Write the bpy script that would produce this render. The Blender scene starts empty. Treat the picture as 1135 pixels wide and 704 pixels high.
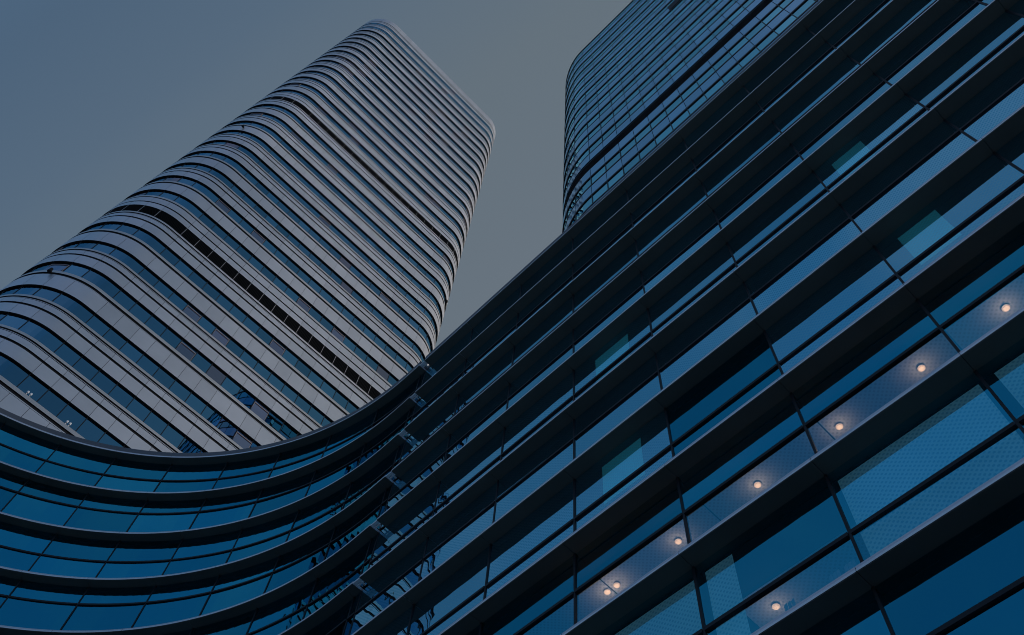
import bpy, math, random
from mathutils import Matrix, Vector
R = random.Random(7)
rad = math.radians
scn = bpy.context.scene
COL = scn.collection

# ------------------------------------------------------------------ camera, sky, sun, exposure
# world axes: +Y runs along the straight wing away from the viewer, +X points into that wing
CAM_Z = 1.6
cam_rows = [[0.706746, -0.705251, 0.055949], [-0.656283, -0.624028, 0.424124], [0.264201, 0.336466, 0.903874]]
cd = bpy.data.cameras.new('camera')
cd.sensor_width = 36.0
cd.lens = 33.27
cd.clip_start = 0.1
cd.clip_end = 6000
cam = bpy.data.objects.new('camera', cd)
COL.objects.link(cam)
r_, u_, f_ = [Vector(v) for v in cam_rows]
m = Matrix((r_, u_, -f_)).transposed().to_4x4()
m.translation = Vector((0, 0, CAM_Z))
cam.matrix_world = m
scn.camera = cam

SUN_EL, SUN_DIR = 9.0, Vector((0.80, -0.60))      # horizontal direction towards the sun
world = bpy.data.worlds.new('World')
scn.world = world
world.use_nodes = True
wn, wl = world.node_tree.nodes, world.node_tree.links
wn.clear()
sky = wn.new('ShaderNodeTexSky')
sky.sky_type = 'NISHITA'
sky.sun_disc = False
sky.sun_elevation = rad(SUN_EL)
sky.sun_rotation = math.atan2(SUN_DIR.x, SUN_DIR.y)
sky.air_density = 1.0
sky.dust_density = 2.5
sky.ozone_density = 2.0
tc = wn.new('ShaderNodeTexCoord')
dot = wn.new('ShaderNodeVectorMath'); dot.operation = 'DOT_PRODUCT'
dot.inputs[1].default_value = (0.95, 0.15, 0.0)   # thin dusk veil is greyer towards this side
wl.new(tc.outputs['Generated'], dot.inputs[0])
SKY_GAIN = (1.15, 1.17, 1.14)
rmp = wn.new('ShaderNodeValToRGB')
SKY = [(-1.0, (0.070, 0.170, 0.340)), (-0.45, (0.062, 0.140, 0.262)), (-0.175, (0.073, 0.122, 0.195)), (-0.07, (0.092, 0.139, 0.205)),
       (-0.037, (0.103, 0.148, 0.208)), (0.10, (0.130, 0.165, 0.203)), (0.26, (0.137, 0.169, 0.209)), (1.0, (0.21, 0.19, 0.185))]
els = rmp.color_ramp.elements
for i, (p, c) in enumerate(SKY):
    el = els[0] if i == 0 else els.new((p + 1) / 2) if i < len(SKY) - 1 else els[len(els) - 1]
    el.position = (p + 1) / 2
    el.color = (*[SKY_GAIN[k] * c[k] for k in range(3)], 1)
mr = wn.new('ShaderNodeMapRange')
mr.inputs['From Min'].default_value = -1.0
mr.inputs['From Max'].default_value = 1.0
wl.new(dot.outputs['Value'], mr.inputs['Value'])
wl.new(mr.outputs['Result'], rmp.inputs['Fac'])
nz = wn.new('ShaderNodeTexNoise'); nz.inputs['Scale'].default_value = 1.6; nz.inputs['Detail'].default_value = 5
wl.new(tc.outputs['Generated'], nz.inputs['Vector'])
nr = wn.new('ShaderNodeMapRange')
nr.inputs['To Min'].default_value = 0.96; nr.inputs['To Max'].default_value = 1.04
wl.new(nz.outputs['Fac'], nr.inputs['Value'])
vs = wn.new('ShaderNodeVectorMath'); vs.operation = 'SCALE'
sx = wn.new('ShaderNodeSeparateXYZ'); wl.new(tc.outputs['Generated'], sx.inputs[0])
hz = wn.new('ShaderNodeMapRange'); hz.interpolation_type = 'SMOOTHSTEP'   # brighter towards the horizon
hz.inputs['From Min'].default_value = 0.60; hz.inputs['From Max'].default_value = 0.0
hz.inputs['To Min'].default_value = 1.0; hz.inputs['To Max'].default_value = 2.6
wl.new(sx.outputs['Z'], hz.inputs['Value'])
mh = wn.new('ShaderNodeMath'); mh.operation = 'MULTIPLY'
wl.new(hz.outputs['Result'], mh.inputs[0]); wl.new(nr.outputs['Result'], mh.inputs[1])
# unseen cloud added behind and left of the viewer for uneven glass reflections
def wmath(op, a, b=None):
    k = wn.new('ShaderNodeMath'); k.operation = op
    for i, q_ in enumerate((a, b)):
        if q_ is None: continue
        if isinstance(q_, (int, float)): k.inputs[i].default_value = q_
        else: wl.new(q_, k.inputs[i])
    return k.outputs[0]
def wramp(src, a, b):
    k = wn.new('ShaderNodeMapRange'); k.interpolation_type = 'SMOOTHSTEP'
    k.inputs['From Min'].default_value = a; k.inputs['From Max'].default_value = b
    wl.new(src, k.inputs['Value']); return k.outputs['Result']
mask = wmath('MAXIMUM', wramp(sx.outputs['X'], -0.27, -0.40), wramp(sx.outputs['Y'], 0.06, -0.16))
n2 = wn.new('ShaderNodeTexNoise'); n2.inputs['Scale'].default_value = 3.2; n2.inputs['Detail'].default_value = 4
n2.inputs['Distortion'].default_value = 0.6
wl.new(tc.outputs['Generated'], n2.inputs['Vector'])
cf = wmath('MULTIPLY', wmath('MULTIPLY', wramp(n2.outputs['Fac'], 0.42, 0.68), mask), 0.55)
cm_ = wn.new('ShaderNodeMix'); cm_.data_type = 'RGBA'
wl.new(cf, cm_.inputs['Factor']); wl.new(rmp.outputs['Color'], cm_.inputs['A'])
cm_.inputs['B'].default_value = (0.24, 0.25, 0.35, 1)
wl.new(cm_.outputs['Result'], vs.inputs[0]); wl.new(mh.outputs[0], vs.inputs['Scale'])
bg1 = wn.new('ShaderNodeBackground'); bg1.inputs['Strength'].default_value = 0.05
bg2 = wn.new('ShaderNodeBackground'); bg2.inputs['Strength'].default_value = 1.0
wl.new(sky.outputs['Color'], bg1.inputs['Color'])
wl.new(vs.outputs['Vector'], bg2.inputs['Color'])
mx = wn.new('ShaderNodeMixShader'); mx.inputs['Fac'].default_value = 0.85
wl.new(bg1.outputs['Background'], mx.inputs[1]); wl.new(bg2.outputs['Background'], mx.inputs[2])
wo = wn.new('ShaderNodeOutputWorld')
wl.new(mx.outputs['Shader'], wo.inputs['Surface'])

sd = bpy.data.lights.new('sun', 'SUN')
sd.energy = 2.2
sd.angle = rad(20)
sd.color = (1.0, 0.91, 0.82)
sun = bpy.data.objects.new('sun', sd)
COL.objects.link(sun)
sv = Vector((SUN_DIR.x * math.cos(rad(SUN_EL)), SUN_DIR.y * math.cos(rad(SUN_EL)), math.sin(rad(SUN_EL))))
sun.rotation_euler = sv.to_track_quat('Z', 'Y').to_euler()
sun.location = (60, -60, 120)

scn.view_settings.view_transform = 'Standard'
scn.view_settings.look = 'None'
scn.view_settings.gamma = 1.0
scn.view_settings.exposure = 0.0
scn.cycles.filter_width = 1.0
scn.cycles.max_bounces = 8
scn.cycles.transparent_max_bounces = 12
scn.cycles.glossy_bounces = 5

# ------------------------------------------------------------------ helpers
class MB:
    """collects quads with a material slot and optional uv, builds ONE mesh object"""
    def __init__(self):
        self.v, self.f, self.mi, self.uv = [], [], [], {}
    def quad(self, pts, mi=0, uv=None):
        n = len(self.v)
        self.v += [tuple(p) for p in pts]
        if uv: self.uv[len(self.f)] = uv
        self.f.append(tuple(range(n, n + len(pts))))
        self.mi.append(mi)
    def ring(self, A, B, mi=(0, 0, 0, 0, 0), closed_ends=True):
        """sweep: A, B = lists of (front_bottom, front_top, back_top, back_bottom) sections; shared verts = one island
        mi = front, top, back, bottom, ends"""
        n0 = len(self.v)
        secs = A
        for s in secs: self.v += [tuple(p) for p in s]
        for i in range(len(secs) - 1):
            a, b = n0 + 4 * i, n0 + 4 * (i + 1)
            for k in range(4):
                k2 = (k + 1) % 4
                self.f.append((a + k, b + k, b + k2, a + k2)); self.mi.append(mi[k])
        if closed_ends:
            e = n0 + 4 * (len(secs) - 1)
            self.f.append((n0, n0 + 1, n0 + 2, n0 + 3)); self.mi.append(mi[4])
            self.f.append((e + 3, e + 2, e + 1, e)); self.mi.append(mi[4])
    def box(self, x0, x1, y0, y1, z0, z1, mi=0):
        P = [(x0, y0), (x1, y0), (x1, y1), (x0, y1)]
        n = len(self.v)
        self.v += [(x, y, z0) for x, y in P] + [(x, y, z1) for x, y in P]
        for f in ((3, 2, 1, 0), (4, 5, 6, 7), (0, 1, 5, 4), (1, 2, 6, 5), (2, 3, 7, 6), (3, 0, 4, 7)):
            self.f.append(tuple(n + i for i in f)); self.mi.append(mi)
    def prism(self, poly, z0, z1, mi=(0, 0, 0)):
        n, k = len(self.v), len(poly)
        self.v += [(x, y, z0) for x, y in poly] + [(x, y, z1) for x, y in poly]
        self.f.append(tuple(range(n + k - 1, n - 1, -1))); self.mi.append(mi[0])
        self.f.append(tuple(range(n + k, n + 2 * k))); self.mi.append(mi[1])
        for i in range(k):
            j = (i + 1) % k
            self.f.append((n + i, n + j, n + k + j, n + k + i)); self.mi.append(mi[2])
    def cyl(self, c, ax, r0, r1, L, n=16, mi=0, cap=True):
        ax = Vector(ax).normalized(); c = Vector(c)
        t = ax.orthogonal().normalized(); b = ax.cross(t)
        k = len(self.v)
        for q, rr in ((c, r0), (c + ax * L, r1)):
            for i in range(n):
                a = 2 * math.pi * i / n
                self.v.append(tuple(q + t * math.cos(a) * rr + b * math.sin(a) * rr))
        for i in range(n):
            j = (i + 1) % n
            self.f.append((k + i, k + j, k + n + j, k + n + i)); self.mi.append(mi)
        if cap:
            self.f.append(tuple(range(k + n - 1, k - 1, -1))); self.mi.append(mi)
            self.f.append(tuple(range(k + n, k + 2 * n))); self.mi.append(mi)
    def build(self, name, mats, parent=None, **props):
        me = bpy.data.meshes.new(name)
        me.from_pydata(self.v, [], self.f)
        if not isinstance(mats, (list, tuple)): mats = [mats]
        for mt in mats: me.materials.append(mt)
        me.polygons.foreach_set('material_index', self.mi)
        if self.uv:
            lay = me.uv_layers.new(name='uv')
            for pi, uv in self.uv.items():
                p = me.polygons[pi]
                for li, w in zip(p.loop_indices, uv): lay.data[li].uv = w
        me.update()
        o = bpy.data.objects.new(name, me)
        COL.objects.link(o)
        if parent: o.parent = parent
        for k, w in props.items(): o[k] = w
        return o

def thing(name, label, cat, loc=(0, 0, 0), group=None):
    o = bpy.data.objects.new(name, None)
    COL.objects.link(o)
    o.location = loc
    o.empty_display_size = 0.5
    o['label'] = label; o['category'] = cat
    if group: o['group'] = group
    return o

# ------------------------------------------------------------------ materials
def new_mat(name):
    mt = bpy.data.materials.new(name); mt.use_nodes = True
    return mt, mt.node_tree.nodes, mt.node_tree.links

def rand_node(N, L):
    """a random number per pane or panel"""
    g = N.new('ShaderNodeNewGeometry'); oi = N.new('ShaderNodeObjectInfo')
    a = N.new('ShaderNodeMath'); a.operation = 'ADD'
    L.new(g.outputs['Random Per Island'], a.inputs[0]); L.new(oi.outputs['Random'], a.inputs[1])
    fr = N.new('ShaderNodeMath'); fr.operation = 'FRACT'
    L.new(a.outputs[0], fr.inputs[0])
    return fr.outputs[0]

def metal(name, col, metallic=0.0, rough=0.5, var=0.0, noise=0.06, nscale=0.7, spec=0.5):
    mt, N, L = new_mat(name)
    b = N['Principled BSDF']
    b.inputs['Metallic'].default_value = metallic
    b.inputs['Roughness'].default_value = rough
    b.inputs['Specular IOR Level'].default_value = spec
    t = N.new('ShaderNodeTexCoord'); n = N.new('ShaderNodeTexNoise')
    n.inputs['Scale'].default_value = nscale; n.inputs['Detail'].default_value = 6
    L.new(t.outputs['Object'], n.inputs['Vector'])
    mr = N.new('ShaderNodeMapRange')
    mr.inputs['From Min'].default_value = 0.25; mr.inputs['From Max'].default_value = 0.75
    mr.inputs['To Min'].default_value = 1 - noise; mr.inputs['To Max'].default_value = 1 + noise
    L.new(n.outputs['Fac'], mr.inputs['Value'])
    val = mr.outputs['Result']
    if var:
        m2 = N.new('ShaderNodeMapRange')
        m2.inputs['To Min'].default_value = 1 - var; m2.inputs['To Max'].default_value = 1 + var
        L.new(rand_node(N, L), m2.inputs['Value'])
        mu = N.new('ShaderNodeMath'); mu.operation = 'MULTIPLY'
        L.new(val, mu.inputs[0]); L.new(m2.outputs['Result'], mu.inputs[1]); val = mu.outputs[0]
    s = N.new('ShaderNodeVectorMath'); s.operation = 'SCALE'
    s.inputs[0].default_value = col
    L.new(val, s.inputs['Scale'])
    L.new(s.outputs['Vector'], b.inputs['Base Color'])
    rr = N.new('ShaderNodeMapRange')
    rr.inputs['To Min'].default_value = max(rough - .06, .02); rr.inputs['To Max'].default_value = rough + .06
    L.new(n.outputs['Fac'], rr.inputs['Value']); L.new(rr.outputs['Result'], b.inputs['Roughness'])
    return mt

def glass(name, refl, trans, r0=0.5, rough=0.0, frit=None, odd=0.0, odd_col=(0.5, 0.5, 0.55), var=0.1, wav=0.004):
    """coated glazing: tinted mirror reflection over tinted see-through"""
    mt, N, L = new_mat(name)
    N.remove(N['Principled BSDF'])
    out = N['Material Output']
    g = N.new('ShaderNodeBsdfGlossy'); g.inputs['Roughness'].default_value = rough
    t = N.new('ShaderNodeBsdfTransparent'); t.inputs['Color'].default_value = (*trans, 1)
    rn = rand_node(N, L)
    m2 = N.new('ShaderNodeMapRange')
    m2.inputs['To Min'].default_value = 1 - var; m2.inputs['To Max'].default_value = 1 + var
    L.new(rn, m2.inputs['Value'])
    s = N.new('ShaderNodeVectorMath'); s.operation = 'SCALE'; s.inputs[0].default_value = refl
    L.new(m2.outputs['Result'], s.inputs['Scale'])
    colr = s.outputs['Vector']
    if odd:
        gt = N.new('ShaderNodeMath'); gt.operation = 'LESS_THAN'; gt.inputs[1].default_value = odd
        L.new(rn, gt.inputs[0])
        mc = N.new('ShaderNodeMix'); mc.data_type = 'RGBA'
        L.new(gt.outputs[0], mc.inputs['Factor'])
        L.new(colr, mc.inputs['A']); mc.inputs['B'].default_value = (*odd_col, 1)
        colr = mc.outputs['Result']
    dif = None
    if frit:                                        # staggered ceramic dots on the pane, laid out by uv in metres
        uv = N.new('ShaderNodeUVMap'); uv.uv_map = 'uv'
        mp = N.new('ShaderNodeMapping'); mp.inputs['Rotation'].default_value = (0, 0, rad(45))
        mp.inputs['Scale'].default_value = (1 / .105, 1 / .105, 1)
        L.new(uv.outputs['UV'], mp.inputs['Vector'])
        frc = N.new('ShaderNodeVectorMath'); frc.operation = 'FRACTION'; L.new(mp.outputs['Vector'], frc.inputs[0])
        ds = N.new('ShaderNodeVectorMath'); ds.operation = 'DISTANCE'; ds.inputs[1].default_value = (.5, .5, 0)
        L.new(frc.outputs['Vector'], ds.inputs[0])
        lt = N.new('ShaderNodeMapRange'); lt.inputs['From Min'].default_value = .26; lt.inputs['From Max'].default_value = .36
        L.new(ds.outputs['Value'], lt.inputs['Value'])
        mc = N.new('ShaderNodeMix'); mc.data_type = 'RGBA'
        L.new(lt.outputs['Result'], mc.inputs['Factor']); mc.inputs['A'].default_value = (*frit, 1); L.new(colr, mc.inputs['B'])
        colr = mc.outputs['Result']
        dif = N.new('ShaderNodeBsdfDiffuse'); dif.inputs['Color'].default_value = (.25, .34, .40, 1)
        dm = N.new('ShaderNodeMath'); dm.operation = 'MULTIPLY'; dm.inputs[1].default_value = .035
        L.new(lt.outputs['Result'], dm.inputs[0])
    L.new(colr, g.inputs['Color'])
    tx = N.new('ShaderNodeTexCoord'); n = N.new('ShaderNodeTexNoise'); n.inputs['Scale'].default_value = 0.9
    n.inputs['Detail'].default_value = 1.0
    L.new(tx.outputs['Object'], n.inputs['Vector'])
    bp = N.new('ShaderNodeBump'); bp.inputs['Strength'].default_value = 1.0; bp.inputs['Distance'].default_value = wav
    L.new(n.outputs['Fac'], bp.inputs['Height']); L.new(bp.outputs['Normal'], g.inputs['Normal'])
    fr = N.new('ShaderNodeFresnel'); fr.inputs['IOR'].default_value = 1.5
    mr = N.new('ShaderNodeMapRange')
    mr.inputs['From Min'].default_value = 0.04; mr.inputs['From Max'].default_value = 1.0
    mr.inputs['To Min'].default_value = r0; mr.inputs['To Max'].default_value = 1.0
    L.new(fr.outputs['Fac'], mr.inputs['Value'])
    mx = N.new('ShaderNodeMixShader')
    L.new(mr.outputs['Result'], mx.inputs['Fac']); L.new(t.outputs[0], mx.inputs[1]); L.new(g.outputs[0], mx.inputs[2])
    last = mx.outputs[0]
    if dif:
        m3 = N.new('ShaderNodeMixShader')
        L.new(dm.outputs[0], m3.inputs['Fac']); L.new(last, m3.inputs[1]); L.new(dif.outputs[0], m3.inputs[2])
        last = m3.outputs[0]
    L.new(last, out.inputs['Surface'])
    return mt

def dotted(name, col, dark, pitch=0.105, rad_=0.3, glow=0.0):
    """perforated sheet: staggered round holes, laid out by uv in metres"""
    mt, N, L = new_mat(name)
    b = N['Principled BSDF']; b.inputs['Roughness'].default_value = 0.8
    uv = N.new('ShaderNodeUVMap'); uv.uv_map = 'uv'
    mp = N.new('ShaderNodeMapping'); mp.inputs['Rotation'].default_value = (0, 0, rad(45))
    mp.inputs['Scale'].default_value = (1 / pitch, 1 / pitch, 1)
    L.new(uv.outputs['UV'], mp.inputs['Vector'])
    fr = N.new('ShaderNodeVectorMath'); fr.operation = 'FRACTION'
    L.new(mp.outputs['Vector'], fr.inputs[0])
    sb = N.new('ShaderNodeVectorMath'); sb.operation = 'DISTANCE'; sb.inputs[1].default_value = (0.5, 0.5, 0)
    L.new(fr.outputs['Vector'], sb.inputs[0])
    lt = N.new('ShaderNodeMapRange')
    lt.inputs['From Min'].default_value = rad_ - .06; lt.inputs['From Max'].default_value = rad_ + .06
    L.new(sb.outputs['Value'], lt.inputs['Value'])
    n = N.new('ShaderNodeTexNoise'); n.inputs['Scale'].default_value = 0.8
    L.new(uv.outputs['UV'], n.inputs['Vector'])
    mc = N.new('ShaderNodeMix'); mc.data_type = 'RGBA'
    L.new(lt.outputs['Result'], mc.inputs['Factor'])
    mc.inputs['A'].default_value = (*dark, 1); mc.inputs['B'].default_value = (*col, 1)
    sc = N.new('ShaderNodeVectorMath'); sc.operation = 'SCALE'
    nr = N.new('ShaderNodeMapRange'); nr.inputs['To Min'].default_value = .8; nr.inputs['To Max'].default_value = 1.2
    L.new(n.outputs['Fac'], nr.inputs['Value'])
    L.new(mc.outputs['Result'], sc.inputs[0]); L.new(nr.outputs['Result'], sc.inputs['Scale'])
    L.new(sc.outputs['Vector'], b.inputs['Base Color'])
    if glow:                                        # room light behind the blind, put in as the sheet's own emission
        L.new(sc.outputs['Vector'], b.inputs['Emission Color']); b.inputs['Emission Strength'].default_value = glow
    return mt

def paving(name):
    mt, N, L = new_mat(name)
    b = N['Principled BSDF']; b.inputs['Roughness'].default_value = 0.7
    t = N.new('ShaderNodeTexCoord')
    br = N.new('ShaderNodeTexBrick'); br.inputs['Scale'].default_value = 1.0
    br.inputs['Color1'].default_value = (0.30, 0.30, 0.30, 1); br.inputs['Color2'].default_value = (0.26, 0.26, 0.265, 1)
    br.inputs['Mortar'].default_value = (0.14, 0.14, 0.14, 1); br.inputs['Mortar Size'].default_value = 0.008
    br.inputs['Brick Width'].default_value = 1.2; br.inputs['Row Height'].default_value = 0.6
    L.new(t.outputs['Object'], br.inputs['Vector']); L.new(br.outputs['Color'], b.inputs['Base Color'])
    return mt

M = {}
M['panel'] = metal('aluminium_panel', (0.62, 0.63, 0.66), 0.62, 0.36, var=0.07, noise=0.04)
M['sill'] = metal('sill_metal', (0.55, 0.55, 0.55), 0.6, 0.4, var=0.04)
M['reveal'] = metal('dark_reveal', (0.010, 0.011, 0.013), 0.0, 0.6, spec=0.2)  # near-black metal; on spandrel undersides the colour stands in for shade
M['frame'] = metal('dark_frame', (0.012, 0.013, 0.016), 0.0, 0.45, spec=0.25)
M['open_frame'] = metal('copper_grey_frame', (0.30, 0.25, 0.25), 0.3, 0.5)
M['mullion_pale'] = metal('pale_mullion', (0.30, 0.30, 0.31), 0.2, 0.5)
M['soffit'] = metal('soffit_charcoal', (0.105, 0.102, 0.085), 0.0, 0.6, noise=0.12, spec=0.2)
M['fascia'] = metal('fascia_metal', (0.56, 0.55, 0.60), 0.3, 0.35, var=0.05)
M['lip'] = metal('bright_drip_edge', (0.74, 0.74, 0.76), 0.15, 0.3, var=0.04)
M['roof'] = metal('roof_membrane', (0.14, 0.14, 0.15), 0.0, 0.9)
M['inner'] = metal('dim_interior', (0.03, 0.035, 0.04), 0.0, 0.9)
M['glass_t'] = glass('tower_glass', (0.17, 0.44, 0.64), (0.15, 0.3, 0.4), 0.72, odd=0.05, odd_col=(0.42, 0.42, 0.5), var=0.20, wav=0.0012)
M['glass_o'] = glass('open_glass', (0.40, 0.46, 0.60), (0.15, 0.3, 0.4), 0.75, var=0.2)
M['glass_r'] = glass('right_tower_glass', (0.36, 0.86, 1.0), (0.1, 0.25, 0.35), 0.92, var=0.14, wav=0.0015)
M['span_r'] = glass('right_tower_spandrel', (0.46, 0.76, 1.0), (0.02, 0.03, 0.05), 0.94, rough=0.06, var=0.08, wav=0.0015)
M['glass_p'] = glass('podium_glass', (0.04, 0.58, 0.84), (0.80, 0.80, 0.82), 0.53, var=0.17)
M['glass_f'] = glass('fritted_glass', (0.34, 0.80, 1.0), (0.80, 0.80, 0.82), 0.80, var=0.14, frit=(0.14, 0.68, 0.92))
M['blind'] = dotted('roller_blind', (0.13, 0.43, 0.58), (0.06, 0.29, 0.43), glow=0.22)  # faint emission stands in for room light behind the sheet
M['blind_glow'] = dotted('glowing_roller_blind', (0.05, 0.50, 0.64), (0.03, 0.36, 0.50), glow=0.42)  # stronger teal emission in place of a lit room behind
M['blind_d'] = dotted('dark_roller_blind', (0.10, 0.13, 0.14), (0.05, 0.07, 0.08))
M['ceil'] = dotted('perforated_ceiling', (0.58, 0.66, 0.76), (0.40, 0.47, 0.56))
M['ground'] = paving('plaza_paving')
mt, N, L = new_mat('lamp_lens')
N['Principled BSDF'].inputs['Base Color'].default_value = (0.8, 0.7, 0.6, 1)
N['Principled BSDF'].inputs['Emission Color'].default_value = (1.0, 0.62, 0.36, 1)
N['Principled BSDF'].inputs['Emission Strength'].default_value = 0.95
M['lens'] = mt
M['lamp_body'] = metal('lamp_housing', (0.5, 0.5, 0.5), 0.3, 0.4)
M['white'] = metal('white_paint', (0.8, 0.8, 0.8), 0.0, 0.4)

# ------------------------------------------------------------------ ground
g = MB()
n = 64
g.v += [(2500 * math.cos(2 * math.pi * i / n), 2500 * math.sin(2 * math.pi * i / n), 0) for i in range(n)]
g.f.append(tuple(range(n))); g.mi.append(0)
g.build('plaza_ground', M['ground'], kind='structure')

# ------------------------------------------------------------------ podium wings
S = 12.2                                            # distance from the viewer to the straight wing's ledge edge
D = 0.50                                            # ledge depth
VG = S + D                                          # glass plane
def zl(j): return CAM_Z + S * (1.16 + 0.2978 * j) if j > -3.9 else 0.35     # lower edge of ledge j
U0, RG = 24.4, 20.95                                # arc start and glass radius
CY, CX = 24.4, VG - 20.95                           # arc centre

def path_straight(s, d):                            # s = Y, d = towards the courtyard
    return (VG - d, s)
def path_curve(s, d):
    q = RG * math.pi / 2
    if s < 0: return (VG - d, U0 + s)
    if s <= q:
        a = math.pi / 2 - s / RG
        return (CX + (RG - d) * math.sin(a), CY + (RG - d) * math.cos(a))
    return (CX - (s - q), CY + RG - d)

def span(s0, s1, step):
    k = max(1, int(math.ceil(abs(s1 - s0) / step)))
    return [s0 + (s1 - s0) * i / k for i in range(k + 1)]

def sweep(mb, path, s0, s1, do, di, z0, z1, step=99, mi=(0, 0, 0, 0, 0), ends=True):
    secs = []
    for s in span(s0, s1, step):
        xo, yo = path(s, do); xi, yi = path(s, di)
        secs.append(((xo, yo, z0), (xo, yo, z1), (xi, yi, z1), (xi, yi, z0)))
    mb.ring(secs, None, mi, ends)

def pane(mb, path, s0, s1, d, z0, z1, step=99, mi=0, uv=False, tilt=0.0):
    ss = span(s0, s1, step)
    n0 = len(mb.v)
    for s in ss:
        k = (s - s0) / (s1 - s0) - 0.5
        x, y = path(s, d + tilt * k); mb.v.append((x, y, z0))
        x, y = path(s, d + tilt * k + tilt * 0.6); mb.v.append((x, y, z1))
    for i in range(len(ss) - 1):
        if uv:
            mb.uv[len(mb.f)] = [(ss[i], z0), (ss[i], z1), (ss[i + 1], z1), (ss[i + 1], z0)]
        a = n0 + 2 * i
        mb.f.append((a, a + 1, a + 3, a + 2)); mb.mi.append(mi)

LH = 0.15                                           # fascia height
def make_wing(root, path, mull, s_lo, s_hi, j_win, n_win_lo, n_win_hi, trans, step, blinds, roofpoly, kind=lambda j, bi: 'glass_p', ledge_hi=1e9):
    """mull = mullion positions; windows of floors j_win between mullions n_win_lo..n_win_hi are single parts"""
    edges = [s_lo] + [x for x in mull if s_lo + .3 < x < s_hi - .3] + [s_hi]
    top = 9
    for j in range(-4, top + 1):
        mb = MB()
        z = zl(j)
        for a, b in zip(edges[:-1], edges[1:]):
            ga = 0.0 if a == s_lo else 0.006
            gb = 0.0 if b == s_hi else 0.006
            # soffit board with pale fascia, plus a small drip lip
            en = 1 if a == edges[0] or b == edges[-1] else 0
            if a >= ledge_hi - .2: continue
            bb = min(b, ledge_hi)
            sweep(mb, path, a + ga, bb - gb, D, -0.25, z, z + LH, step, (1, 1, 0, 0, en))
            sweep(mb, path, a + ga, bb - gb, D + 0.02, D + 0.001, z + 0.004, z + 0.062, step, (2, 2, 2, 0, en))
            if j < top:                             # sloping cover up to the glass sill
                secs = []
                for s in span(a, bb, step):
                    p = path(s, D - .04); q = path(s, -0.02)
                    secs.append(((*p, z + LH + .002), (*q, z + LH + .10), (*q, z + LH + .09), (*p, z + LH + .001)))
                mb.ring(secs, None, (1, 1, 0, 0, 1))
        mb.build('ledge', [M['soffit'], M['fascia'], M['lip']], root)
    # floor plates, ceilings and back wall inside
    mb = MB()
    for j in range(-3, top):
        sweep(mb, path, s_lo + .02, s_hi - .02, -0.26, -7.0, zl(j) - 0.02, zl(j) + LH + .05, step)
    mb.build('floor_slab', M['inner'], root)
    mb = MB()
    sweep(mb, path, s_lo + .05, s_hi - .05, -6.4, -6.9, 0.0, zl(top) - .05, step)
    mb.build('inner_wall', M['inner'], root)
    mb = MB()
    mb.prism(roofpoly, zl(top) + LH + .004, zl(top) + 0.55, (0, 0, 0))
    mb.build('roof', M['roof'], root)
    # glazing
    rest, restf = MB(), MB()
    bays = list(zip(edges[:-1], edges[1:]))
    for j in range(-4, top):
        z0, z1 = zl(j) + LH + .09, zl(j + 1)
        zt = zl(j) + (zl(j + 1) - zl(j)) * trans(j)
        for bi, (a, b) in enumerate(bays):
            own = j in j_win and n_win_lo <= bi <= n_win_hi
            gm, fm = (MB(), MB()) if own else (rest, restf)
            for za, zb in ((z0, zt), (zt, z1)):
                pane(gm, path, a + .02, b - .02, 0.0, za, zb, step, uv=True, tilt=R.uniform(-.012, .012))
            sweep(fm, path, a - .032, a + .032, 0.03, -0.10, z0 - .05, z1, 99)
            sweep(fm, path, a + .034, b - .034, 0.06, -0.06, zt - .05, zt + .05, step)
            if own:
                w = gm.build('window', M[kind(j, bi)], root)
                fm.build('frame', M['frame'], w)
                blinds(w, j, bi, a, b, z0, z1, zt)
    if rest.f:
        w = rest.build('window', M['glass_p'], root, kind='stuff')
        restf.build('frame', M['frame'], w)

# ---- straight wing on the right
BAY = 0.311 * S
mull_s = [0.043 * S + BAY * k for k in range(-5, 7)]
S_LO, S_HI = mull_s[0], 23.34
straight = thing('office_building', 'long straight glass wing with black ledges and lit windows filling the right half', 'building', (VG, 4, 0))
straight.location = (0, 0, 0)
def tr_straight(j): return {-1: .54, 0: .435, 1: .56, 2: .43, 3: .65, 4: .45}.get(j, .62 if j % 2 else .43)
pale = {(0, 3): 1, (0, 4): 1, (0, 5): 1, (0, 6): 1, (0, 2): 1}
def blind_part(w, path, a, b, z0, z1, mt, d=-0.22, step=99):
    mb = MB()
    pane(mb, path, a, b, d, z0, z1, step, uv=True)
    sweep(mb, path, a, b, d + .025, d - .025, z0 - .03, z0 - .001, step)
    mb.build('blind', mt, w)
CLEAR = {(2, 6)}
def kind_straight(j, bi):
    return 'glass_f' if j >= 2 and (j, bi) not in CLEAR else 'glass_p'
def blinds_straight(w, j, bi, a, b, z0, z1, zt):
    full = (a + .12, b - .12)
    if j == -1: return
    if j == 1: return                               # lit ceiling seen instead
    if j == 0:
        if bi == 6:                                 # half the pane is free, blind only at its far end
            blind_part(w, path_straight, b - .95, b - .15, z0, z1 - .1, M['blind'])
            for c0 in (a + .25, a + .62, a + 1.75):
                cm = MB()
                for q in range(6): pane(cm, path_straight, c0 + .045 * q, c0 + .045 * (q + 1), -.34 - .02 * (q % 2), z0, zt - .25, uv=True)
                cm.build('curtain', M['white'], w)
        elif bi in (4,):
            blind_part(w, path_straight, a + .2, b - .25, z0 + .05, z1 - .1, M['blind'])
        else:
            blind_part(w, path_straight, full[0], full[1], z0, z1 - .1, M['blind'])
        return
    at = {(2, 4): (2.0, 3.2), (4, 4): (2.0, 3.2), (4, 7): (1.2, 2.85), (2, 7): (1.2, 2.8)}.get((j, bi))
    if at: blind_part(w, path_straight, a + at[0], a + at[1], zt + .1, z1 - .1, M['blind_glow'], -0.20)
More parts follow.
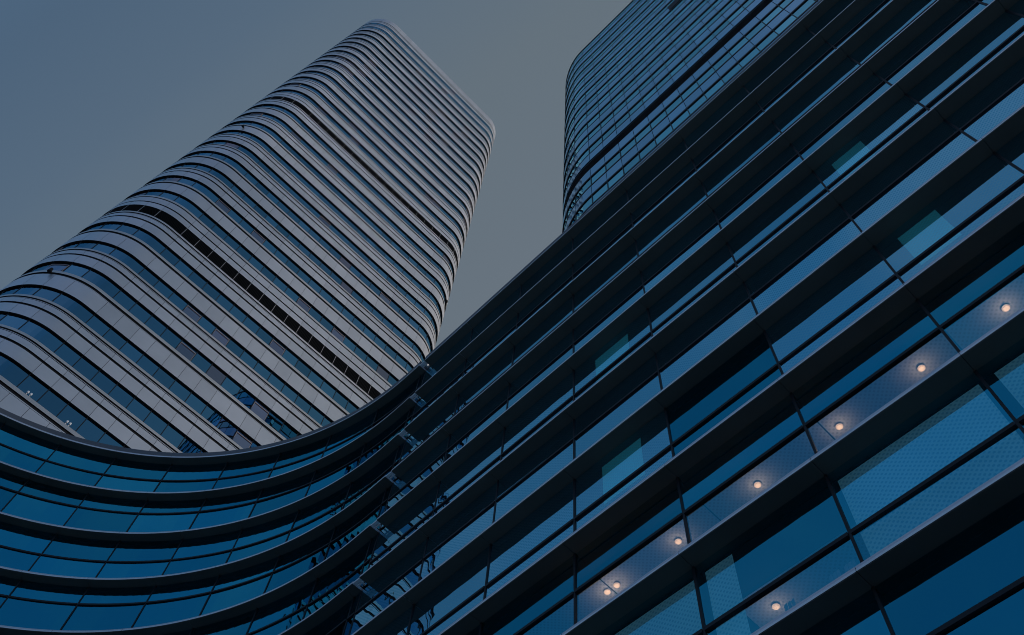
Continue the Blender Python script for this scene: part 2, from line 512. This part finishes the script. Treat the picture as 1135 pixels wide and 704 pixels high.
roof_s = [(S, S_LO), (S, 22.92), (VG, 22.92), (VG, S_HI), (46, S_HI), (46, S_LO)]
make_wing(straight, path_straight, mull_s[1:], S_LO, S_HI, set(range(-1, 9)), 1, 10, tr_straight, 99, blinds_straight, roof_s, kind_straight, 22.92)
mb = MB()
zc = zl(2) - 0.16
for k in range(len(mull_s) - 1):
    a, b = mull_s[k] + .02, mull_s[k + 1] - .02
    for d0, d1 in ((-.95, -2.2), (-2.22, -4.0), (-4.02, -6.3)):
        P = [path_straight(a, d0), path_straight(b, d0), path_straight(b, d1), path_straight(a, d1)]
        mb.quad([(*p, zc) for p in P], 0, [(p[0], p[1]) for p in P])
mb.build('ceiling_panel', M['ceil'], straight)
mb = MB()                                           # outer walls of the block, away from the courtyard
mb.box(45.6, 46.0, S_LO + .1, S_HI - .1, 0, zl(9) - .02)
mb.box(VG + .05, 45.55, S_LO + .1, S_LO + .4, 0, zl(9) - .02)
mb.box(VG + 7.1, 45.55, S_HI - .4, S_HI - .1, 0, zl(9) - .02)
mb.build('wall', M['panel'], straight)

# ---- curved wing on the left
def ang(a): return (math.pi / 2 - math.radians(90 - a)) * 0 + RG * math.radians(a)
# mullions were at these angles from the +Y axis; arc length runs from the straight end
mull_c = [RG * (math.pi / 2 - math.radians(t)) for t in (91.6, 82.2, 72.8, 63.4, 54.0, 44.5, 35.1, 25.8, 16.4, 7.0)]
C_LO, C_HI = -1.05, RG * math.pi / 2 + 13.0
q = RG * math.pi / 2
mull_c = [x for x in mull_c if x > -0.6] + [q + 0.9, q + 4.3, q + 7.7]
curved = thing('curved_building', 'concave curved glass wing with black ledges sweeping across the lower left', 'building')
def tr_curved(j): return .66 if j % 2 else .53
def blinds_curved(w, j, bi, a, b, z0, z1, zt):
    return
roof_c = [path_curve(s, D) for s in span(C_LO, 0, 2) + span(0.3, q, .5) + [C_HI]] + [(CX - 13, 78), (40, 78), (40, U0 + C_LO)]
make_wing(curved, path_curve, mull_c, C_LO, C_HI, set(range(2, 9)), 0, 11, tr_curved, .5, blinds_curved, roof_c)
mb = MB()
mb.box(CX - 12.9, 39.9, 77.5, 77.9, 0, zl(9) - .02)
mb.box(39.5, 39.9, U0 + C_LO + .2, 77.4, 0, zl(9) - .02)
mb.box(CX - 12.9, CX - 12.6, CY + RG + 7.2, 77.4, 0, zl(9) - .02)
mb.build('wall', M['panel'], curved)

# pale brackets bridging the joint between the two wings, one pair at each ledge
for j in range(0, 10):
    mb = MB()
    z = zl(j)
    for d0, d1 in ((D - .02, D - .17), (D - .22, D - .27)):
        x0, x1 = VG - d0, VG - d1
        mb.box(x0, x1, 22.925, 23.345, z + .03, z + .11)
    mb.box(VG - D + .06, VG - .05, 23.09, 23.16, z + .112, z + .14)
    mb.build('bracket', M['white'], straight)

# ------------------------------------------------------------------ towers: rounded rectangle swept floor by floor
class RoundRect:
    """local frame: front along +x from x0 to x1 (between corner centres), inward +y"""
    def __init__(s, x0, x1, yf, depth, rl, rr, to_world):
        s.w = to_world
        h = math.pi / 2
        rb = rr
        s.seg = []
        yb = yf + depth
        # (kind, length, data)
        s.seg.append(('l', x1 - x0, (x0, yf), (1, 0), (0, 1)))
        s.seg.append(('a', rr * h, (x1, yf + rr), -h, rr))
        s.seg.append(('l', depth - 2 * rr, (x1 + rr, yf + rr), (0, 1), (-1, 0)))
        s.seg.append(('a', rr * h, (x1, yb - rr), 0, rr))
        xl = x0
        s.seg.append(('l', x1 - xl, (x1, yb), (-1, 0), (0, -1)))
        s.seg.append(('a', rl * h, (xl, yb - rl), h, rl))
        s.seg.append(('l', depth - 2 * rl, (xl - rl, yb - rl), (0, -1), (1, 0)))
        s.seg.append(('a', rl * h, (xl, yf + rl), 2 * h, rl))
        s.cum = [0]
        for g in s.seg: s.cum.append(s.cum[-1] + g[1])
        s.L = s.cum[-1]
    def pt(s, t, d):
        t = t % s.L
        for i, g in enumerate(s.seg):
            if t <= s.cum[i + 1] + 1e-9: break
        t -= s.cum[i]
        if g[0] == 'l':
            x = g[2][0] + g[3][0] * t + g[4][0] * d; y = g[2][1] + g[3][1] * t + g[4][1] * d
        else:
            a = g[3] + t / g[4]; rr = g[4] - d
            x = g[2][0] + rr * math.cos(a); y = g[2][1] + rr * math.sin(a)
        return s.w(x, y)
    def params(s, t0, t1, step=.45):
        """breakpoints between t0 and t1: fine on the corners only"""
        out = [t0]
        off = math.floor(t0 / s.L) * s.L
        for rep in (0, s.L):
            for i, g in enumerate(s.seg):
                a, b = s.cum[i] + off + rep, s.cum[i + 1] + off + rep
                lo, hi = max(a, t0), min(b, t1)
                if hi - lo < 1e-6: continue
                k = 1 if g[0] == 'l' else max(1, int(math.ceil((hi - lo) / step)))
                out += [lo + (hi - lo) * m / k for m in range(1, k + 1)]
        return out
def rsweep(mb, rr, t0, t1, do, di, z0, z1, mi=(0, 0, 0, 0, 0), ends=True, step=.45):
    secs = []
    for t in rr.params(t0, t1, step):
        a = rr.pt(t, do); b = rr.pt(t, di)
        secs.append(((*a, z0), (*a, z1), (*b, z1), (*b, z0)))
    mb.ring(secs, None, mi, ends)
def rpane(mb, rr, t0, t1, d, z0, z1, mi=0, lean=0.0):
    n0 = len(mb.v); ts = rr.params(t0, t1)
    for t in ts:
        mb.v.append((*rr.pt(t, d + lean), z0)); mb.v.append((*rr.pt(t, d), z1))
    for i in range(len(ts) - 1):
        a = n0 + 2 * i
        mb.f.append((a, a + 2, a + 3, a + 1)); mb.mi.append(mi)

# ---- left tower
U = 48.0
lt = thing('skyscraper', 'tall pale banded tower with rounded corners and striped spandrels on the left', 'skyscraper')
rr = RoundRect(-0.097 * U, 0.489 * U, U, 0.52 * U, 0.12 * U, 0.103 * U, lambda x, y: (x, y))
PW = 0.0334 * U
PH = ((0.0567 + 0.097) / 0.0334 % 1) * PW
npan = int(rr.L // PW)
stops = [PH + i * PW for i in range(npan)] + [PH + rr.L]
cells = list(zip(stops[:-1], stops[1:]))
E_ = 0.0034 * U
def zt_(a): return CAM_Z + a * U
def visible_front(t):
    """panes on the front and its two rounded corners"""
    t = t % rr.L
    return t < rr.cum[2] or t > rr.cum[7]
cand = []
K0, K1 = -2, 30
rest, restf = MB(), MB()
n_own = 0
LOUV = (4, 14)
for k in range(K0, K1 + 1):
    zb = 1.263 + 0.1026 * k + 0.004
    wide = k % 5 in (1, 3)
    mb = MB()
    if wide:
        strips = [(0, .043, 0)]; thin = (.0447, .0467); sill = (.0525, .0605); bk = .0525
    elif k - 1 in LOUV:
        strips = [(0, .020, 0), (.025, .049, 0)]; thin = None; sill = (.0535, .0610); bk = .054
    else:
        strips = [(0, .0300, 0), (.036, .0505, 0)]; thin = (.0532, .0545); sill = (.0575, .0635); bk = .0575
    # dark backing; its underside carries the shade above the glass as near-black colour
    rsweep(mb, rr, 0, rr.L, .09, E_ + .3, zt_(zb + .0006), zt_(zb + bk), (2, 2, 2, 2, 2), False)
    for a, b in cells:
        for s0, s1, mi in strips:
            rsweep(mb, rr, a + .014, b - .014, 0, .088, zt_(zb + s0), zt_(zb + s1), (0, 0, 0, 2, 0), step=.6)  # panel undersides coloured near-black to hold the shade there
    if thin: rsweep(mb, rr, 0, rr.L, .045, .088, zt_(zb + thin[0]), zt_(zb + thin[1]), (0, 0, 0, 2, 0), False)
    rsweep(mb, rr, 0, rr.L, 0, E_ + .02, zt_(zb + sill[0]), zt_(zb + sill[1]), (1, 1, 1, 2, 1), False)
    if k < K1 or True:
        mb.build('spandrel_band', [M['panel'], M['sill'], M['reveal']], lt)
    z0, z1 = zt_(zb + sill[1]), zt_(zb + .1026 + .0005)
    EG = E_ if k < 28 else .04                      # the top two storeys are glazed almost flush
    if k == K1: break
    if k in LOUV:
        mb = MB()
        rsweep(mb, rr, 0, rr.L, .11, E_ + .3, z0, z1, (0,) * 5, False)
        n = 9
        for i in range(n):
            zz = z0 + (z1 - z0) * (i + .5) / n
            rsweep(mb, rr, 0, rr.L, .03, .105, zz, zz + .03, (0,) * 5, False)
        o = mb.build('louvre_band', M['reveal'], lt, label='black louvred storey ringed by pale uprights')
        mb = MB()
        for a, b in cells:
            own = (a % rr.L) < rr.cum[2] or (a % rr.L) > rr.cum[7]
            um = MB() if own else mb
            rsweep(um, rr, a - .022, a + .022, .005, .028, z0, z1, step=9)
            if own: um.build('upright', M['mullion_pale'], o)
        mb.build('upright', M['mullion_pale'], o, kind='stuff')
        continue
    for a, b in cells:
        mid = (a + b) / 2
        op = R.random() < .045
        x, y = rr.pt(mid, 0)
        own = visible_front(mid) and n_own < 100 and k >= -1 and (mid % rr.L < 20 + 3 * k or mid % rr.L > rr.cum[7]) and mid % rr.L < rr.cum[2] or \
              (visible_front(mid) and n_own < 100 and k >= -1 and mid % rr.L > rr.cum[7] + 3)
        gm, fm = (MB(), MB()) if own else (rest, restf)
        op = op and visible_front(mid)
        zo = z0 + (z1 - z0) * .70 if op else z1
        gi, fi = (1, 1) if op else (0, 0)
        rpane(gm, rr, a + .02, b - .02, EG, z0, z1, 0, R.uniform(-.008, .008))
        if op:                                      # top hung sash standing ajar
            rpane(gm, rr, a + .06, b - .06, EG - .03, z0 + .05, zo, 1, -.10)
            rsweep(fm, rr, a + .03, b - .03, EG - .08, EG - .02, zo, zo + .09, (1,) * 5)
            rsweep(fm, rr, a + .03, a + .07, EG - .08, EG - .02, z0, zo, (1,) * 5)
            rsweep(fm, rr, b - .07, b - .03, EG - .08, EG - .02, z0, zo, (1,) * 5)
        rsweep(fm, rr, a - .035, a + .035, EG - .03, EG + .04, z0, z1, step=9)
        if own:
            n_own += 1
            w = gm.build('window', [M['glass_t'], M['glass_o']], lt)
            if op: w['label'] = 'window with its top hung sash ajar'
            fm.build('frame', [M['frame'], M['open_frame']], w)
w = rest.build('window', [M['glass_t'], M['glass_o']], lt, kind='stuff')
restf.build('frame', [M['frame'], M['open_frame']], w)
zb = 1.263 + 0.1026 * K1 + 0.004
mb = MB()
for a, b in cells:
    rsweep(mb, rr, a + .014, b - .014, .02, .15, zt_(zb + .0675), zt_(zb + .1075), step=.6)
    rsweep(mb, rr, a + .014, b - .014, .02, .15, zt_(zb + .1088), zt_(zb + .136), step=.6)
rsweep(mb, rr, 0, rr.L, .16, .5, zt_(zb + .0640), zt_(zb + .134), (0,) * 5, False)
mb.build('parapet', M['panel'], lt)
mb = MB()
ts = rr.params(0, rr.L, 1.0)[:-1]
mb.prism([rr.pt(t, .52) for t in ts], zt_(zb + .05), zt_(zb + .07))
mb.build('roof', M['roof'], lt)
mb = MB()
rsweep(mb, rr, 0, rr.L, E_ + .8, E_ + 1.0, zl(9) + .5, zt_(zb + .05), (0,) * 5, False, 1.0)
mb.build('core', M['inner'], lt)
mb = MB()
ztop_base = zt_(1.263 + .1026 * K0 + .003)
for a, b in cells:
    for i in range(2):
        za = zl(9) + .56 + (ztop_base - zl(9) - .58) * i / 2; zc_ = zl(9) + .54 + (ztop_base - zl(9) - .58) * (i + 1) / 2
        rsweep(mb, rr, a + .014, b - .014, 0.03, .2, za, zc_, step=.8)
mb.build('base_wall', M['panel'], lt)
# fixings and little twin floodlights that show as specks on the panels
for (x, zz) in ((-0.1698, 1.378), (-0.1645, 2.364), (0.5394, 2.4137)):
    mb = MB()
    d = Vector((x, 1, zz)) * U
    # slide along the sight line on to the rounded corner
    best = min((abs(math.atan2(rr.pt(t, 0)[0], rr.pt(t, 0)[1]) - math.atan2(x, 1)) + (0 if rr.pt(t, 0)[1] < U + 2.6 else 9), t) for t in [i * .1 - 9 for i in range(500)])[1]
    px, py = rr.pt(best, -0.02)
    sc = py / U
    p = Vector((px, py, CAM_Z + zz * U * sc))
    out = Vector((*rr.pt(best, -1), 0)) - Vector((*rr.pt(best, 0), 0))
    mb.cyl(p, out, .10, .10, .25, 10); mb.cyl(p + out * .25 - Vector((0, 0, .25)), (0, 0, 1), .16, .12, .5, 10)
    mb.build('floodlight', M['reveal'], lt)
zs = zt_(1.263 - .1026 + .004 + .0635)
zs = zt_(1.263 - 2 * .1026 + .004 + .0605)
for i in range(-1, 5):
    t = PH + (2 * i) * PW + .55 * PW + 2 * PW
    mb = MB()
    for dx in (-.12, .12):
        a = Vector((*rr.pt(t + dx, .05), zs))
        mb.cyl(a, (0, 0, 1), .03, .03, .16, 8); mb.cyl(a + Vector((0, -.05, .16)), (0, .25, 1), .06, .085, .24, 10)
    mb.build('spotlight', M['white'], lt)

# ---- right tower
VT = 15.0
rt = thing('glass_tower', 'dark blue glass tower with rounded corner rising behind the ledges at upper centre', 'skyscraper')
RR = 0.42 * VT
r2 = RoundRect(-0.826 * VT, 8.0, VT, 26.0, RR, 5.0, lambda x, y: (y, -x))
PW2 = 0.0912 * VT
ph2 = ((-0.0 + 0.826) / 0.0912 % 1) * PW2
n2 = int(r2.L // PW2)
st2 = [ph2 + i * PW2 for i in range(n2)] + [ph2 + r2.L]
cells2 = list(zip(st2[:-1], st2[1:]))
def z2(a): return CAM_Z + a * VT
PIT = 0.272
floors = []
for i in range(-4, 12):
    if i < 0: floors.append(4.440 + PIT * (i))      # below the dark belt
    else: floors.append(4.575 + PIT * i)
rest, restf = MB(), MB()
n_own = 0
def front2(t):
    t = t % r2.L
    return t < r2.cum[1] + 1 or t > r2.cum[7]
for fi, zb in enumerate(floors):
    below = fi < 4
    if below:     # read downwards from the belt: spandrel, thick fin, vision glass, thin fin
        sp = (.150, .272); vis = (.020, .130); thick = (.130, .150); thin = (0.004, .020)
    else:
        sp = (.014 if fi == 4 else 0, .125); vis = (.140, .247); thick = (.247, .270); thin = (.125, .140)
    mb = MB()
    for a, b in cells2:
        rsweep(mb, r2, a + .02, b - .02, 0, .08, z2(zb + sp[0]), z2(zb + sp[1] - .003), (0,) * 5, step=.5)
    mb.build('spandrel_band', M['span_r'], rt)
    mb = MB()
    rsweep(mb, r2, 0, r2.L, -.03, .30, z2(zb + thick[0]) + .03, z2(zb + thick[1]) - .03, (0,) * 5, False, .5)
    rsweep(mb, r2, 0, r2.L, -.015, .30, z2(zb + thin[0]) + .025, z2(zb + thin[1]) - .025, (0,) * 5, False, .5)
    mb.build('fin', M['frame'], rt)
    z0, z1 = z2(zb + vis[0]) - .02, z2(zb + vis[1]) + .02
    for a, b in cells2:
        mid = (a + b) / 2
        tm = mid % r2.L
        own = fi >= 3 and n_own < 100 and front2(mid) and (tm > r2.cum[7] + 4 or tm < 22)
        gm, fm = (MB(), MB()) if own else (rest, restf)
        rpane(gm, r2, a + .02, b - .02, .03, z0, z1, 0, R.uniform(-.006, .006))
        rsweep(fm, r2, a - .025, a + .025, -.02, .20, z0, z1, step=9)
        if own:
            n_own += 1
            w = gm.build('window', M['glass_r'], rt)
            fm.build('frame', M['frame'], w)
w = rest.build('window', M['glass_r'], rt, kind='stuff')
restf.build('frame', M['frame'], w)
mb = MB()
rsweep(mb, r2, 0, r2.L, .06, .6, z2(4.436), z2(4.591), (0,) * 5, False, .5)
for i in range(8):
    zz = z2(4.442) + (z2(4.570) - z2(4.442)) * i / 8
    rsweep(mb, r2, 0, r2.L, .01, .055, zz, zz + .05, (0,) * 5, False, .5)
mb.build('louvre_band', M['reveal'], rt, label='black louvred storey belt')
mb = MB()                                           # short black vent strip high on the front
rsweep(mb, r2, r2.cum[0] + .826 * VT - .098 * VT, r2.cum[0] + .826 * VT + 4.0, -.05, .02, z2(6.22), z2(6.36), (0,) * 5)
mb.build('vent_strip', M['reveal'], rt)
mb = MB()
zt2 = floors[-1] + PIT
for a, b in cells2: rsweep(mb, r2, a + .02, b - .02, 0, .12, z2(zt2), z2(7.835), (0,) * 5, step=.5)
mb.build('parapet', M['span_r'], rt)
mb = MB()
mb.prism([r2.pt(t, .3) for t in r2.params(0, r2.L, 1.0)[:-1]], z2(zt2) - .3, z2(zt2))
mb.build('roof', M['roof'], rt)
mb = MB()
rsweep(mb, r2, 0, r2.L, .62, .8, zl(9) + .5, z2(zt2) - .35, (0,) * 5, False, 1.0)
mb.build('core', M['inner'], rt)
mb = MB()
for a, b in cells2: rsweep(mb, r2, a + .02, b - .02, 0, .12, zl(9) + .56, z2(floors[0]) - .02, (0,) * 5, step=.6)
mb.build('base_wall', M['span_r'], rt)

# ------------------------------------------------------------------ ceiling lights inside the straight wing
LV = 13.98
def lamp(u, z_ratio, v, label, power=3.0, ceil=None):
    z = CAM_Z + z_ratio * v
    if ceil: z = ceil
    t = thing('ceiling_light', label, 'ceiling light', (v, u, z), 'warm ceiling lights behind the glass')
    mb = MB(); mb.cyl((0, 0, 0), (0, 0, 1), .075, .075, .05, 20); mb.cyl((0, 0, -.01), (0, 0, 1), .085, .09, .012, 20)
    mb.build('housing', M['lamp_body'], t)
    mb = MB(); mb.cyl((0, 0, -.045), (0, 0, 1), .070, .100, .034, 20)
    mb.build('lens', M['lens'], t)
    ld = bpy.data.lights.new('lamp_glow', 'POINT'); ld.energy = power; ld.color = (1, .66, .42); ld.shadow_soft_size = .06
    lo = bpy.data.objects.new('lamp_glow', ld); COL.objects.link(lo); lo.parent = t; lo.location = (0, 0, -.30)
kk = (zc - .05 - CAM_Z) / 19.58 / 1.0
vv = 13.08 * kk
names = ['first warm ceiling light from the right in the row behind the glass',
         'second warm ceiling light from the right in the lit row',
         'third warm ceiling light from the right in the lit row',
         'fourth warm ceiling light from the right in the lit row',
         'fifth warm ceiling light from the right in the lit row',
         'right one of the close pair of warm ceiling lights at the end of the row',
         'left one of the close pair of warm ceiling lights at the end of the row']
for u, nm in zip((-.79, 1.4, 3.68, 6.12, 8.67, 10.77, 11.11), names):
    lamp(u * kk, 0, vv, nm, 5.0, zc - .052)
# one storey below, one more lamp on the ceiling of the free bay
zc0 = zl(1) - 0.06
k0 = (zc0 - .052 - CAM_Z) / 15.62
lamp(6.53 * k0, 0, 13.08 * k0, 'single warm light glowing one storey below the lit row', 4.0, zc0 - .052)
mb = MB()
for k in (4, 5, 6):
    a, b = mull_s[k] + .02, mull_s[k + 1] - .02
    for d0, d1 in ((-1.45, -2.9), (-2.92, -4.4), (-4.42, -6.3)):
        P = [path_straight(a, d0), path_straight(b, d0), path_straight(b, d1), path_straight(a, d1)]
        mb.quad([(*p, zc0) for p in P], 0, [(p[0], p[1]) for p in P])
mb.build('ceiling_panel', M['ceil'], straight)

# put each building's origin at its base, leaving the geometry where it stands
for root, base in ((straight, (24, 2, 0)), (curved, (30, 48, 0)), (lt, (9, 60, zl(9) + .55)), (rt, (28, 2, zl(9) + .55))):
    root.location = base
    for ch in list(root.children): ch.location = (-base[0], -base[1], -base[2])
